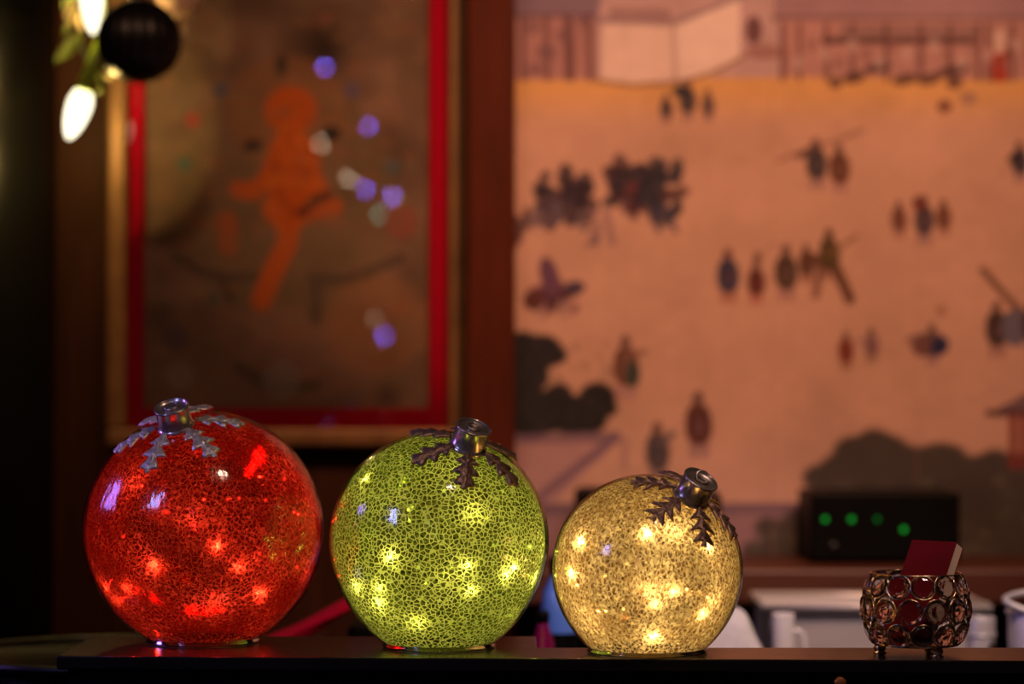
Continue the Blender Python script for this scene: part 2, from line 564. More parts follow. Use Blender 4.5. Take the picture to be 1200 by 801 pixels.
for k in range(30):
    mu.ell(920 + 16 * k, 62 + 12 * math.sin(k * 2.1), 6, 9, (200, 136, 116) if k % 2 else (130, 70, 60), alpha=0.5)


def person(x, y, h, robe, leg=MV, lean=0, head=(110, 62, 50)):
    h *= 1.12
    robe = [int(c * 0.86) for c in robe]
    mu.ell(x - h * 0.06, y + h * 0.36, h * 0.065, h * 0.15, leg, alpha=0.75)
    mu.ell(x + h * 0.09, y + h * 0.36, h * 0.065, h * 0.15, leg, alpha=0.75)
    mu.ell(x, y - h * 0.10, h * 0.17, h * 0.20, robe, rot=lean, alpha=0.95, soft=3)
    mu.ell(x + h * 0.01, y + h * 0.09, h * 0.19, h * 0.22, robe, rot=lean, alpha=0.95, soft=3)
    mu.ell(x - h * 0.14, y - h * 0.05, h * 0.055, h * 0.13, robe, rot=12 + lean, alpha=0.4)
    mu.ell(x + h * 0.15, y - h * 0.07, h * 0.055, h * 0.12, robe, rot=-25 + lean, alpha=0.5)
    mu.ell(x + h * 0.02, y + h * 0.02, h * 0.06, h * 0.12, leg, alpha=0.35, soft=4)
    mu.ell(x + lean * 0.05, y - h * 0.36, h * 0.085, h * 0.10, head, alpha=0.95)


def clump(x, y, w, h, cols, n=26):
    for k in range(n):
        mu.ell(x + w * float(np.clip(rng.normal(0, 0.27), -0.5, 0.5)), y + h * float(np.clip(rng.normal(0, 0.27), -0.5, 0.5)), w * (0.10 + 0.10 * rng.random()), h * (0.11 + 0.12 * rng.random()),
               cols[k % len(cols)], rot=rng.random() * 180, alpha=0.85, soft=3)


def horse(x, y, L, col, leg, flip=1):
    clump(x, y, L * 0.95, L * 0.5, [col, [min(255, int(c * 1.35)) for c in col]], 30)
    mu.ell(x, y, L * 0.38, L * 0.17, col, alpha=0.9, soft=5)
    mu.ell(x + flip * L * 0.46, y - L * 0.10, L * 0.20, L * 0.10, col, rot=-flip * 25, alpha=0.85)
    for d in (-0.32, -0.22, 0.18, 0.30):
        mu.line([(x + d * L, y + L * 0.1), (x + d * L * 1.1, y + L * 0.42)], L * 0.11, leg, 0.6, 4)


# riders at the upper left
horse(658, 242, 46, DK, GY); clump(662, 228, 58, 54, [DK, (60, 36, 40), (84, 50, 50)], 44); clump(686, 234, 18, 26, [(66, 34, 34), DK], 8); clump(636, 250, 34, 36, [(92, 56, 56), GY], 14)
clump(612, 268, 24, 44, [(96, 48, 40), (80, 44, 44)], 14); clump(690, 268, 26, 40, [GY, MV], 8)
horse(748, 232, 44, (50, 30, 34), GY); clump(738, 212, 50, 46, [DK, (58, 36, 40), (84, 44, 44)], 44); clump(744, 236, 30, 34, [(100, 38, 34), (70, 30, 32)], 14); clump(772, 222, 44, 62, [(42, 32, 36), (60, 42, 44)], 30)
mu.line([(778, 228), (802, 224)], 12, (84, 42, 38), 0.9, 4); mu.line([(770, 246), (772, 270)], 8, NV, 0.7, 4); mu.line([(784, 246), (792, 270)], 7, NV, 0.7, 4); mu.line([(710, 244), (718, 285)], 9, MV, 0.7, 4)
# knot of people under the wall
person(781, 126, 34, (74, 50, 44)); person(806, 116, 46, (60, 44, 44)); person(830, 122, 36, (110, 66, 58)); mu.ell(798, 106, 10, 7, (50, 40, 42))
# porters with a pole
mu.line([(912, 188), (1012, 152)], 4.5, (150, 84, 62), 0.85)
person(957, 190, 56, (58, 44, 44), MV, -10); person(984, 196, 56, (110, 50, 30), (160, 92, 84), -8); mu.line([(938, 182), (958, 172)], 9, (92, 52, 44), 0.9)
person(1054, 256, 42, (124, 58, 40), (160, 90, 74)); person(1083, 256, 54, (74, 44, 48), MV); person(1106, 254, 42, (124, 56, 38), (160, 90, 74)); mu.ell(1078, 238, 9, 9, (110, 44, 34))
mu.ell(1108, 124, 9, 8, (120, 58, 40), alpha=0.9); mu.ell(1136, 114, 10, 8, (150, 92, 74), alpha=0.7)
person(1196, 188, 46, (50, 40, 50)); mu.ell(1190, 186, 8, 5, DK)
# the row in the middle
person(853, 322, 60, NV, (150, 70, 50), 0, (110, 54, 46)); person(886, 330, 48, (96, 34, 30), (168, 66, 52), 6); mu.ell(888, 302, 5, 7, (120, 64, 48)); mu.line([(892, 296), (908, 284)], 4, (176, 104, 84), 0.7)
person(921, 318, 62, (78, 46, 32), (150, 86, 80)); person(945, 308, 44, (100, 52, 38), (140, 70, 54))
mu.line([(946, 300), (980, 314), (996, 350)], 13, (96, 46, 30), 0.95); mu.line([(962, 308), (956, 346)], 9, (116, 60, 44), 0.85); person(972, 296, 56, (92, 58, 30), (104, 50, 34), -8, (84, 46, 26)); mu.line([(972, 298), (1004, 276)], 5, (132, 76, 44), 0.8)
# rider at the left
horse(648, 348, 54, (84, 38, 42), (160, 100, 86)); mu.ell(644, 324, 11, 24, (104, 54, 64), rot=-15); mu.ell(674, 336, 12, 7, (70, 46, 56)); mu.ell(625, 352, 12, 12, (92, 40, 34))
person(733, 428, 70, (122, 60, 40), (170, 100, 92)); mu.ell(741, 438, 9, 16, (60, 52, 40)); mu.line([(738, 416), (756, 412)], 7, (130, 72, 58), 0.8)
person(818, 496, 74, (96, 38, 32), MV); person(770, 528, 66, (84, 58, 54), (90, 66, 66)); mu.line([(772, 520), (788, 508)], 8, (100, 68, 62), 0.9)
person(991, 410, 42, (140, 40, 28), (130, 66, 40)); person(1021, 404, 40, (150, 86, 80), (140, 84, 48)); mu.line([(998, 400), (1030, 396)], 4, MV, 0.6)
person(1092, 402, 46, (84, 52, 50), (140, 84, 84)); mu.ell(1100, 404, 12, 12, (42, 34, 54)); mu.ell(1080, 404, 12, 14, (116, 60, 50)); mu.line([(1064, 398), (1100, 392)], 6, (120, 66, 56), 0.8); mu.ell(1103, 364, 6, 7, (160, 84, 60), alpha=0.7)
mu.line([(1152, 316), (1182, 350), (1200, 368)], 9, (110, 60, 42), 0.9); person(1168, 384, 62, (62, 36, 32), (140, 78, 72)); mu.ell(1190, 384, 16, 22, (104, 76, 78)); person(1210, 380, 60, (84, 42, 34))
for x, y, h, c in ((1250, 250, 50, BR), (1280, 262, 46, NV), (1330, 420, 54, RD), (1300, 150, 44, DK), (1370, 330, 54, BR), (1260, 450, 46, GY)):
    person(x, y, h, c)
# trees
for x, y, r in ((612, 410, 26), (636, 412, 24), (652, 416, 13), (618, 440, 26), (610, 478, 34), (640, 482, 30), (670, 486, 28), (700, 466, 22), (712, 478, 12), (690, 490, 22), (622, 500, 20), (655, 462, 16)):
    mu.ell(x, y, r, r * 0.85, (40, 28, 26), soft=5)
for k in range(40):
    mu.ell(606 + rng.random() * 110, 400 + rng.random() * 100, 5, 4, (70, 48, 44), alpha=0.25, soft=3)
# terrace corner below the trees
mu.poly([(604, 518), (722, 520), (648, 590), (604, 640)], (176, 108, 94))
mu.line([(604, 514), (722, 512)], 12, (120, 74, 78), 0.85); mu.line([(722, 512), (640, 576), (604, 606)], 11, (120, 74, 78), 0.85); mu.line([(732, 514), (732, 548)], 7, (150, 92, 86), 0.6)
mu.poly([(604, 588), (945, 588), (945, 602), (604, 606)], (112, 70, 74), 0.9)
mu.poly([(604, 606), (945, 602), (945, 668), (604, 668)], (150, 92, 84))
TR = (74, 50, 40)
for x, y, r in ((960, 560, 20), (985, 552, 26), (1000, 530, 24), (1024, 520, 22), (1040, 532, 28), (1070, 546, 30), (1098, 536, 22), (1112, 538, 22), (1140, 556, 28), (1165, 544, 22), (1190, 552, 26), (1220, 556, 30),
                (980, 590, 34), (1005, 560, 30), (1040, 560, 30), (1080, 565, 34), (1030, 590, 50), (1090, 590, 50), (1150, 600, 50), (1210, 600, 50), (1270, 590, 50), (1340, 600, 60), (1400, 590, 60), (1000, 640, 40), (1060, 650, 50), (1130, 650, 50), (1200, 650, 50), (1280, 650, 60), (1370, 650, 60),
                (900, 618, 16), (920, 632, 26), (884, 646, 16), (935, 612, 20), (950, 646, 34), (905, 652, 24)):
    mu.ell(x, y, r, r * 0.82, TR, soft=8)
for k in range(160):
    x = 880 + rng.random() * 520; y = 560 + rng.random() * 100
    if x < 960 and y < 615: continue
    mu.ell(x, y, 7, 5, (100, 76, 56) if k % 2 else (62, 42, 36), alpha=0.35, soft=4)
# pavilion at the right
mu.poly([(1158, 484), (1200, 462), (1300, 462), (1320, 484)], (120, 72, 68)); mu.line([(1158, 484), (1320, 486)], 8, (70, 38, 36), 0.9)
for x in (1187, 1200, 1240, 1290): mu.line([(x, 488), (x, 545)], 10, (128, 40, 32), 0.9)
mu.field(60, 0.05); mu.field(14, 0.03)
# faint seams of the printed sheets
for x in (735, 905, 1075, 1245): mu.line([(x, -190), (x, 668)], 1.5, (170, 100, 76), 0.35)

mural = empty('mural_painting', (pxx(1010, 3.216), 3.218, pxz(668, 3.216)))
tag(mural, 'large painted mural of tiny walking figures and trees on peach silk', 'mural')
M['mural'] = print_mat('mural_print')
mp_ = mu.grid('painted_sheet', 3.216, M['mural'], None)
mp_.parent = mural; mp_.matrix_parent_inverse = Matrix.Translation(-Vector(mural.location))
bk = put('backing_board', box((pxx(604, 3.216), 3.2168, pxz(668, 3.216)), (pxx(1420, 3.216), 3.2215, pxz(-190, 3.216))), M['wall'])
bk.parent = mural; bk.matrix_parent_inverse = Matrix.Translation(-Vector(mural.location))

# ---- the framed picture on the left
YP = 3.19


def conv_alb(c): return np.asarray(c, float)


FT = -130                              # top of the frame (above the photograph)
th = Paint(166, FT + 42, 506, 481, 2.6, (0.235, 0.145, 0.10), conv_alb)
th.field(70, 0.28); th.field(24, 0.16)
th.ell(335, 235, 130, 150, (0.24, 0.17, 0.09), alpha=0.6, soft=20)
th.ell(300, 420, 140, 60, (0.32, 0.18, 0.13), alpha=0.6, soft=20)
th.ell(440, 380, 60, 60, (0.38, 0.18, 0.08), alpha=0.5, soft=14)
th.ell(335, 130, 72, 66, (0.34, 0.16, 0.07), alpha=0.6, soft=10)
for pts, w in (([(205, 300), (235, 318), (270, 326), (300, 324)], 12), ([(365, 326), (400, 328), (435, 318), (470, 302)], 12), ([(280, 430), (320, 455), (370, 450)], 12), ([(260, 330), (270, 350)], 14), ([(370, 340), (370, 372)], 16)):
    th.line(pts, w, (0.10, 0.075, 0.06), 0.75, soft=6)
OR = (0.66, 0.13, 0.013)
th.ell(340, 128, 30, 28, OR, soft=8, alpha=0.9)
th.ell(340, 165, 18, 16, OR, soft=6, alpha=0.85)
th.ell(342, 200, 33, 46, OR, soft=8, alpha=0.9)
th.ell(338, 244, 30, 24, OR, soft=8, alpha=0.9)
th.line([(316, 205), (296, 224), (278, 222)], 20, OR, 0.85, 8)
th.line([(366, 205), (382, 232), (392, 242), (370, 250)], 18, OR, 0.85, 8)
th.line([(340, 250), (336, 286), (318, 322), (306, 352)], 24, OR, 0.85, 8)
th.line([(265, 258), (268, 288)], 22, (0.5, 0.12, 0.03), 0.7, 8)
th.line([(352, 250), (372, 232), (384, 228)], 12, (0.06, 0.03, 0.025), 0.8, 5)
th.line([(322, 190), (320, 212)], 5, (0.25, 0.06, 0.02), 0.7, 4); th.line([(358, 190), (360, 212)], 5, (0.25, 0.06, 0.02), 0.7, 4)
for k in range(46):
    a_, q_ = rng.random() * 6.28, rng.random() ** 0.5
    th.ell(340 + 34 * q_ * math.cos(a_), 195 + 78 * q_ * math.sin(a_), 4 + 5 * rng.random(), 4 + 5 * rng.random(), (0.30, 0.06, 0.012) if k % 2 else (0.8, 0.24, 0.03), alpha=0.28, soft=5)
th.ell(296, 170, 11, 9, (0.04, 0.035, 0.03), soft=5); th.ell(388, 156, 11, 9, (0.04, 0.035, 0.03), soft=5); th.ell(329, 76, 7, 12, (0.05, 0.035, 0.03), soft=5)
for x, y, r, c in ((225, 140, 8, (0.6, 0.05, 0.05)), (215, 192, 8, (0.06, 0.22, 0.2)), (258, 105, 8, (0.08, 0.16, 0.28)), (460, 195, 9, (0.1, 0.16, 0.2)), (412, 105, 9, (0.14, 0.12, 0.26)),
                   (205, 396, 14, (0.12, 0.09, 0.14)), (250, 350, 8, (0.1, 0.16, 0.1)), (470, 260, 20, (0.36, 0.1, 0.07)), (330, 445, 22, (0.34, 0.27, 0.24)), (210, 440, 16, (0.38, 0.28, 0.24))):
    th.ell(x, y, r, r, c, alpha=0.7, soft=6)
for k in range(260):
    th.ell(170 + rng.random() * 332, FT + 50 + rng.random() * 560, 4 + 8 * rng.random(), 3 + 6 * rng.random(), [(0.42, 0.25, 0.13), (0.16, 0.12, 0.09), (0.44, 0.16, 0.08), (0.22, 0.2, 0.13)][k % 4], alpha=0.22, soft=7)
pic = empty('framed_picture', at(335, 522, YP))
tag(pic, 'framed painting of an orange figure with red mat behind glass', 'picture')
inv = Matrix.Translation(-Vector(pic.location))


def pic_part(o):
    o.parent = pic; o.matrix_parent_inverse = inv
    return o


M['thangka'] = print_mat('picture_print', 0.7, 250)
pic_part(th.grid('painted_sheet', 3.205, M['thangka'], None))


def px_box(x0, y0, x1, y1, ya, yb, bev=0.0):
    """box whose front face (depth ya) covers photo pixels x0..x1, y0..y1"""
    return box((pxx(x0, ya), ya, pxz(y1, ya)), (pxx(x1, ya), yb, pxz(y0, ya)), bev)


for r in ((148, 478, 525, 502), (148, FT + 20, 525, FT + 44), (148, FT + 44, 168, 478), (503, FT + 44, 525, 478)):
    pic_part(put('mat_strip', px_box(*r, 3.196, 3.204, 0.0006), M['red_mat']))
for r in ((125, 502, 547, 522), (125, FT, 547, FT + 20), (125, FT + 20, 147, 502), (526, FT + 20, 547, 502)):
    rail = pic_part(put('frame_rail', px_box(*r, 3.180, 3.221, 0.004), M['gold_frame']))
pic_part(put('back_board', box((pxx(140, 3.21), 3.208, pxz(510, 3.21)), (pxx(530, 3.21), 3.2205, pxz(FT + 10, 3.21))), M['wall']))
M['pane'] = pane_mat('picture_glass', ior=1.5)
pic_part(put('glass_pane', px_box(146, FT + 19, 527, 503, 3.190, 3.192), M['pane']))

# ------------------------------------------------------------------ back bar behind the counter
YB0, YB1, ZB = 2.16, 3.12, -0.12
bb = empty('back_bar', (0.1, 2.6, -1.05))
tag(bb, 'dark lower work surface running behind the counter', 'work surface')


def child(o, par):
    o.parent = par; o.matrix_parent_inverse = Matrix.Translation(-Vector(par.location))
    return o


child(put('worktop', box((-0.62, YB0, ZB - 0.03), (1.0, YB1, ZB), 0.003), M['counter']), bb)
child(put('body', box((-0.60, YB0 + 0.03, -1.05), (0.98, YB1, ZB - 0.03)), M['panel_black']), bb)
ZS = HC - 0.212
shelf = tag(put('wooden_shelf', box((pxx(606, 2.95), 2.95, ZS - 0.042), (1.0, 3.2155, ZS), 0.004), M['wood_shelf']),
            'brown wooden shelf under the mural behind the crystal bowl', 'shelf')

# black receiver with green lights
rc = empty('receiver_box', at(1038, 659, 3.05)); rc.location.z = ZS
tag(rc, 'flat black electronic box with four green lights on shelf', 'electronic box')
child(put('housing', box((pxx(950, 3.05), 3.052, ZS + 0.004), (pxx(1125, 3.05), 3.19, pxz(577, 3.05)), 0.003), M['black_plastic']), rc)
child(put('front_plate', box((pxx(953, 3.05), 3.049, ZS + 0.006), (pxx(1122, 3.05), 3.0525, pxz(579, 3.05)), 0.001), M['black_plastic']), rc)
for x in (970, 1105):
    child(put('foot', box((pxx(x, 3.05), 3.06, ZS), (pxx(x + 12, 3.05), 3.18, ZS + 0.005)), M['black_plastic']), rc)
for (x, y, s) in ((967, 608, 1.3), (998, 608, 1.4), (1028, 608, 0.45), (1059, 620, 1.5)):
    p = at(x, y, 3.049)
    v, f = lathe([(0.0034, 0), (0.0034, 0.001), (0.0026, 0.0022), (0.001, 0.0028)], 14, True, True)
    child(put('indicator_light', mesh('indicator_light', v, f), emit('green_led_%d' % x, (0.02, 1.0, 0.08), s * 0.26), loc=p, rot=(PI / 2, 0, 0)), rc)
p = at(977, 640, 3.049)
child(put('dial', mesh('dial', *lathe([(0.005, 0), (0.005, 0.004), (0.004, 0.005)], 20, True, True)), M['black_gloss'], loc=p, rot=(PI / 2, 0, 0)), rc)

# dark speaker box standing behind the gold ornament
sp = empty('black_speaker', at(761, 659, 3.02)); sp.location.z = ZS
tag(sp, 'small black speaker mostly hidden behind the gold ornament', 'speaker')
child(put('cabinet', box((pxx(676, 3.02), 3.02, ZS), (pxx(846, 3.02), 3.18, pxz(575, 3.02)), 0.010, 3), M['black_plastic']), sp)
child(put('grille', box((pxx(684, 3.02), 3.014, ZS + 0.008), (pxx(838, 3.02), 3.021, pxz(583, 3.02)), 0.004), M['panel_black']), sp)

# steel pans on the back bar
def steel_pan(x0, x1, ytop, Y, depth, label):
    e = empty('steel_pan', (pxx((x0 + x1) / 2, Y), Y + depth / 2, ZB))
    tag(e, label, 'pan', 'steel pans on the back bar')
    X0, X1, zt = pxx(x0, Y), pxx(x1, Y), pxz(ytop, Y)
    hx, hy, h = (X1 - X0) / 2, depth / 2, zt - ZB
    b = bmesh.new()
    def ring(ix, z):
        return [b.verts.new((sx * (hx - ix), sy * (hy - ix), z)) for sx, sy in ((-1, -1), (1, -1), (1, 1), (-1, 1))]
    rs = [ring(0.014, 0.0), ring(0.006, h - 0.004), ring(0.008, h - 0.004), ring(0.018, 0.004)]
    b.faces.new(rs[0][::-1])
    for a, c in zip(rs[:-1], rs[1:]):
        for k in range(4):
            b.faces.new((a[k], a[(k + 1) % 4], c[(k + 1) % 4], c[k]))
    b.faces.new(rs[-1])
    put('pan_body', b, M['steel'], e)
    v, f = tube([(-hx, -hy, h - 0.003), (hx, -hy, h - 0.003), (hx, hy, h - 0.003), (-hx, hy, h - 0.003)], 0.006, 8, True)
    put('rim', mesh('rim', v, f), M['steel'], e)
    return e


steel_pan(896, 1158, 709, 2.72, 0.16, 'wide steel pan standing behind the crystal bowl')
pl = empty('steel_tray', (0, 0, 0))
c = at(968, 703, 2.80); pl.location = (c.x, 2.82, ZB)
tag(pl, 'flat steel tray propped up behind the wide steel pan', 'tray')
put('plate', box((-0.072, 0.07, 0.0), (0.072, 0.078, pxz(700, 2.89) - ZB), 0.003), M['steel'], pl)
put('lip', box((-0.075, 0.06, pxz(707, 2.89) - ZB), (0.075, 0.08, pxz(700, 2.89) - ZB + 0.001), 0.003), M['steel'], pl)

# white cup with a handle, left of the pan
def cup(px, w, ytop, Y, name, label, mat, cat):
    zt = pxz(ytop, Y) - ZB
    e = empty(name, (pxx(px, Y), Y, ZB)); tag(e, label, cat)
    r = w * Y / F_PX / 2
    v, f = lathe([(r * 0.72, 0), (r * 0.8, 0.002), (r * 0.98, zt * 0.4), (r, zt * 0.98), (r * 0.97, zt), (r * 0.93, zt * 0.98), (r * 0.9, zt * 0.4), (r * 0.7, 0.006)], 32, True, True)
    put('cup_body', mesh('cup_body', v, f), mat, e)
    return e, r, zt


e, r, zt = cup(917, 27, 718, 2.6, 'white_cup', 'small white cup left of the wide steel pan', M['white_china'], 'cup')
v, f = tube(spline([(r * 0.9, 0, zt * 0.8), (r * 1.7, 0, zt * 0.75), (r * 1.8, 0, zt * 0.45), (r * 0.95, 0, zt * 0.3)]), 0.003)
put('handle', mesh('handle', v, f), M['white_china'], e)
e, r, zt = cup(1213, 66, 716, 2.5, 'steel_jug', 'shiny steel jug with loop handle at the right edge', M['steel'], 'jug')
v, f = tube(spline([(-r * 0.2, -r, zt * 0.99), (-r * 1.2, -r * 0.5, zt + 0.012), (-r * 0.5, 0, zt + 0.019), (r * 0.6, 0, zt + 0.019), (r * 1.2, 0, zt * 0.9)]), 0.0035)
put('handle', mesh('handle', v, f), M['steel'], e)
put('rim', mesh('rim', *tube([(r * 1.01 * math.cos(a), r * 1.01 * math.sin(a), zt) for a in np.linspace(0, 2 * PI, 33)[:-1]], 0.0025, 8, True)), M['steel'], e)
e, r, zt = cup(1148, 34, 722, 2.55, 'steel_shaker', 'narrow steel cup between the crystal bowl and the jug', M['steel'], 'cup')
put('band', mesh('band', *tube([(r * 1.01 * math.cos(a), r * 1.01 * math.sin(a), zt * 0.8) for a in np.linspace(0, 2 * PI, 33)[:-1]], 0.0015, 8, True)), M['steel'], e)

# folded white napkin
nk = empty('folded_napkin', (pxx(850, 2.5), 2.5, ZB))
tag(nk, 'white folded cloth napkin standing right of the gold ornament', 'napkin')
s = 2.5 / F_PX
zt = pxz(705, 2.5) - ZB
b = bmesh.new()
prof = [(-70, 0), (-66, zt * 0.5), (-40, zt * 0.9), (8, zt), (24, zt * 0.955), (34, zt * 0.70), (47, zt * 0.56), (50, zt * 0.44), (46, zt * 0.2), (52, 0)]
ks = [(-0.03, 0.85), (-0.012, 1.0), (0.012, 0.97), (0.035, 0.75)]
rows = [[b.verts.new((x * s * (0.9 + 0.1 * q), y, z * q)) for x, z in prof] for y, q in ks]
for a, c in zip(rows[:-1], rows[1:]):
    for k in range(len(prof) - 1):
        b.faces.new((a[k], a[k + 1], c[k + 1], c[k]))
b.faces.new(rows[0][::-1]); b.faces.new(rows[-1])
bmesh.ops.recalc_face_normals(b, faces=b.faces[:])
o = put('cloth_body', b, M['white_cloth'], nk)
o.modifiers.new('soft', 'SUBSURF').levels = 2; o.modifiers['soft'].render_levels = 2
o.data.polygons.foreach_set('use_smooth', [True] * len(o.data.polygons))
for k, (zz, w) in enumerate(((0.25, 1.0), (0.42, 0.96))):
    v, f = tube([(-62 * s * w, -0.031, zt * zz), (0, -0.034, zt * zz * 0.98), (46 * s * w, -0.030, zt * zz)], 0.004)
    put('fold', mesh('fold', v, f), M['white_cloth'], nk)

# blue bottle between the green and gold ornaments, with a small magenta one beside it
bt = empty('blue_bottle', (pxx(655, 2.55), 2.55, ZB)); tag(bt, 'glossy blue bottle between the green and gold ornaments', 'bottle')
zt = pxz(668, 2.55) - ZB
v, f = lathe([(0.016, 0), (0.019, 0.003), (0.0195, zt * 0.72), (0.017, zt * 0.85), (0.0095, zt * 0.96), (0.009, zt)], 32, True, True)
put('bottle_body', mesh('bottle_body', v, f), M['blue_bottle'], bt)
v, f = lathe([(0.0105, 0), (0.0105, 0.016), (0.009, 0.018)], 24, True, True)
put('bottle_cap', mesh('bottle_cap', v, f), M['black_plastic'], bt, (0, 0, zt - 0.004))
put('label_band', mesh('label_band', *lathe([(0.0198, zt * 0.30), (0.0198, zt * 0.55)], 32)), M['black_plastic'], bt)
mg = empty('magenta_bottle', (pxx(636, 2.46), 2.46, ZB)); tag(mg, 'small dark magenta bottle in front of the blue bottle', 'bottle')
zt = pxz(722, 2.46) - ZB
v, f = lathe([(0.010, 0), (0.012, 0.003), (0.012, zt * 0.75), (0.006, zt * 0.9), (0.006, zt)], 28, True, True)
put('bottle_body', mesh('bottle_body', v, f), M['magenta'], mg)
put('bottle_cap', mesh('bottle_cap', *lathe([(0.0068, 0), (0.0068, 0.010), (0.005, 0.012)], 20, True, True)), M['black_plastic'], mg, (0, 0, zt - 0.006))

# red folded cloth leaning behind, seen between the red and green ornaments; a dark caddy carries its upper end
cd = empty('bar_caddy', (pxx(470, 2.58), 2.60, ZB)); tag(cd, 'black bar caddy hidden behind the green ornament', 'caddy')
put('caddy_box', box((-0.055, -0.05, 0), (0.055, 0.05, 0.085), 0.004), M['black_plastic'], cd)
put('divider', box((-0.003, -0.045, 0.08), (0.003, 0.045, 0.10), 0.001), M['black_plastic'], cd)
A, B = at(262, 783, 2.5), at(436, 697, 2.5)
rcloth = empty('red_cloth', A)
tag(rcloth, 'crimson folded cloth leaning between the red and green ornaments', 'cloth')
L = (B - A).length
b = bmesh.new()
nseg = 14
rows = []
for i in range(nseg + 1):
    t_ = i / nseg
    w = 0.0105 * (0.75 + 0.25 * math.sin(PI * min(1, t_ * 1.2)))
    z_ = 0.002 * math.sin(t_ * 9)
    rows.append([b.verts.new((t_ * L, y * 0.03, w * q + z_)) for y, q in ((-1, -0.55), (-1.15, 0), (-1, 0.62), (-0.3, 1.0), (0.5, 0.9), (1, 0.4), (1, -0.5), (0, -0.75))])
for a, c in zip(rows[:-1], rows[1:]):
    for k in range(8):
        b.faces.new((a[k], a[(k + 1) % 8], c[(k + 1) % 8], c[k]))
b.faces.new(rows[0][::-1]); b.faces.new(rows[-1])
bmesh.ops.recalc_face_normals(b, faces=b.faces[:])
o = put('cloth_roll', b, M['red_cloth'], rcloth, rot=(0, -math.atan2(B.z - A.z, B.x - A.x), 0))
o.data.polygons.foreach_set('use_smooth', [True] * len(o.data.polygons))
put('hem', mesh('hem', *tube([(0, -0.036, 0.0), (L * 0.5, -0.036, 0.001), (L, -0.036, 0.0)], 0.0012)), M['red_cloth'], rcloth, rot=(0, -math.atan2(B.z - A.z, B.x - A.x), 0))

# dark round bowl behind the left end of the counter
bw = empty('round_bowl', (pxx(128, 2.36), 2.36, ZB)); tag(bw, 'dark round bowl with shiny rim behind left counter end', 'bowl')
zr = pxz(786, 2.21) - ZB
v, f = lathe([(0.07, 0), (0.075, 0.003), (0.125, zr * 0.7), (0.150, zr), (0.146, zr), (0.12, zr * 0.7), (0.07, 0.01)], 64, True, True)
put('bowl_body', mesh('bowl_body', v, f), M['black_gloss'], bw)
put('rim', mesh('rim', *tube([(0.149 * math.cos(a), 0.149 * math.sin(a), zr) for a in np.linspace(0, 2 * PI, 65)[:-1]], 0.004, 8, True)), M['black_gloss'], bw)

# ------------------------------------------------------------------ the counter
ct = empty('bar_counter', (0.1, 1.98, -1.05))
tag(ct, 'black lacquered bar counter carrying the three glowing ornaments', 'counter')
XL = pxx(74, 1.955)
XS = pxx(629, 2.03)
poly = [(XL, 1.932), (0.75, 1.882), (0.75, 1.997), (XS, 1.997), (XS, 2.09), (XL, 2.09)]
child(put('worktop', prism(poly, -0.0108, 0.0, 0.0012), M['counter']), ct)
poly2 = [(XL + 0.007, 1.944), (0.74, 1.896), (0.74, 1.985), (XS - 0.006, 1.985), (XS - 0.006, 2.08), (XL + 0.007, 2.08)]
child(put('front_panel', prism(poly2, -1.05, -0.0105), M['panel_black']), ct)
p = at(982, 797, 1.905)
child(put('knob', mesh('knob', *lathe([(0.0025, 0), (0.0025, 0.006), (0.0045, 0.008), (0.0045, 0.011), (0.003, 0.0125)], 20, True, True)), M['knob_wood'],
          loc=(p.x, 1.905 - 0.004 + 0.0, p.z), rot=(PI / 2, 0, 0)), ct)

# ------------------------------------------------------------------ the ornaments
LED_COL = {}


def leaf_mesh(R, L, W, lobes, deep, sweep, a0):
    """lobed leaf lying on a sphere of radius R; grows along +x from the pole"""
    N = 60
    v, f = [], []
    K = [-1.0, -0.6, -0.16, 0.0, 0.16, 0.6, 1.0]
    HQ = {1.0: 0.0002, 0.6: 0.0017, 0.16: 0.0004, 0.0: 0.0027}
    for side in (0, 1):
        for i in range(N + 1):
            u = i / N
            env = 0.30 + 0.70 * math.sin(PI * min(1.0, u * 0.95 + 0.04)) ** 0.7
            fr_ = (u * lobes) % 1.0
            ph = (fr_ / 0.74) if fr_ < 0.74 else (1 - fr_) / 0.26
            ph = ph * ph * (3 - 2 * ph)
            w = W * env * (1 - deep + deep * ph)
            if u > 0.93: w *= max(0.12, math.sqrt(max(0.0, 1 - ((u - 0.93) / 0.07) ** 2)))
            for q in K:
                lat = q * w
                ang = a0 + (u * L + sweep * abs(lat) - sweep * 0.2 * W) / R
                h = HQ[abs(q)] + 0.0004 * ph * (abs(q) == 0.6)
                if side: h = -0.0006 if abs(q) == 1 else -0.0014
                rr = R + 0.0022 + h
                phi = lat / (R * max(math.sin(ang), 0.15))
                v.append((rr * math.sin(ang) * math.cos(phi), rr * math.sin(ang) * math.sin(phi), rr * math.cos(ang)))
    n = len(K); off = (N + 1) * n
    for i in range(N):
        for k in range(n - 1):
            a, b_, c, d = i * n + k, i * n + k + 1, (i + 1) * n + k + 1, (i + 1) * n + k
            f.append((a, d, c, b_))
            f.append((off + a, off + b_, off + c, off + d))
        for k in (0, n - 1):
            a, d = i * n + k, (i + 1) * n + k
            f.append((a, off + a, off + d, d) if k == 0 else (a, d, off + d, off + a))
    return mesh('leaf', v, f)


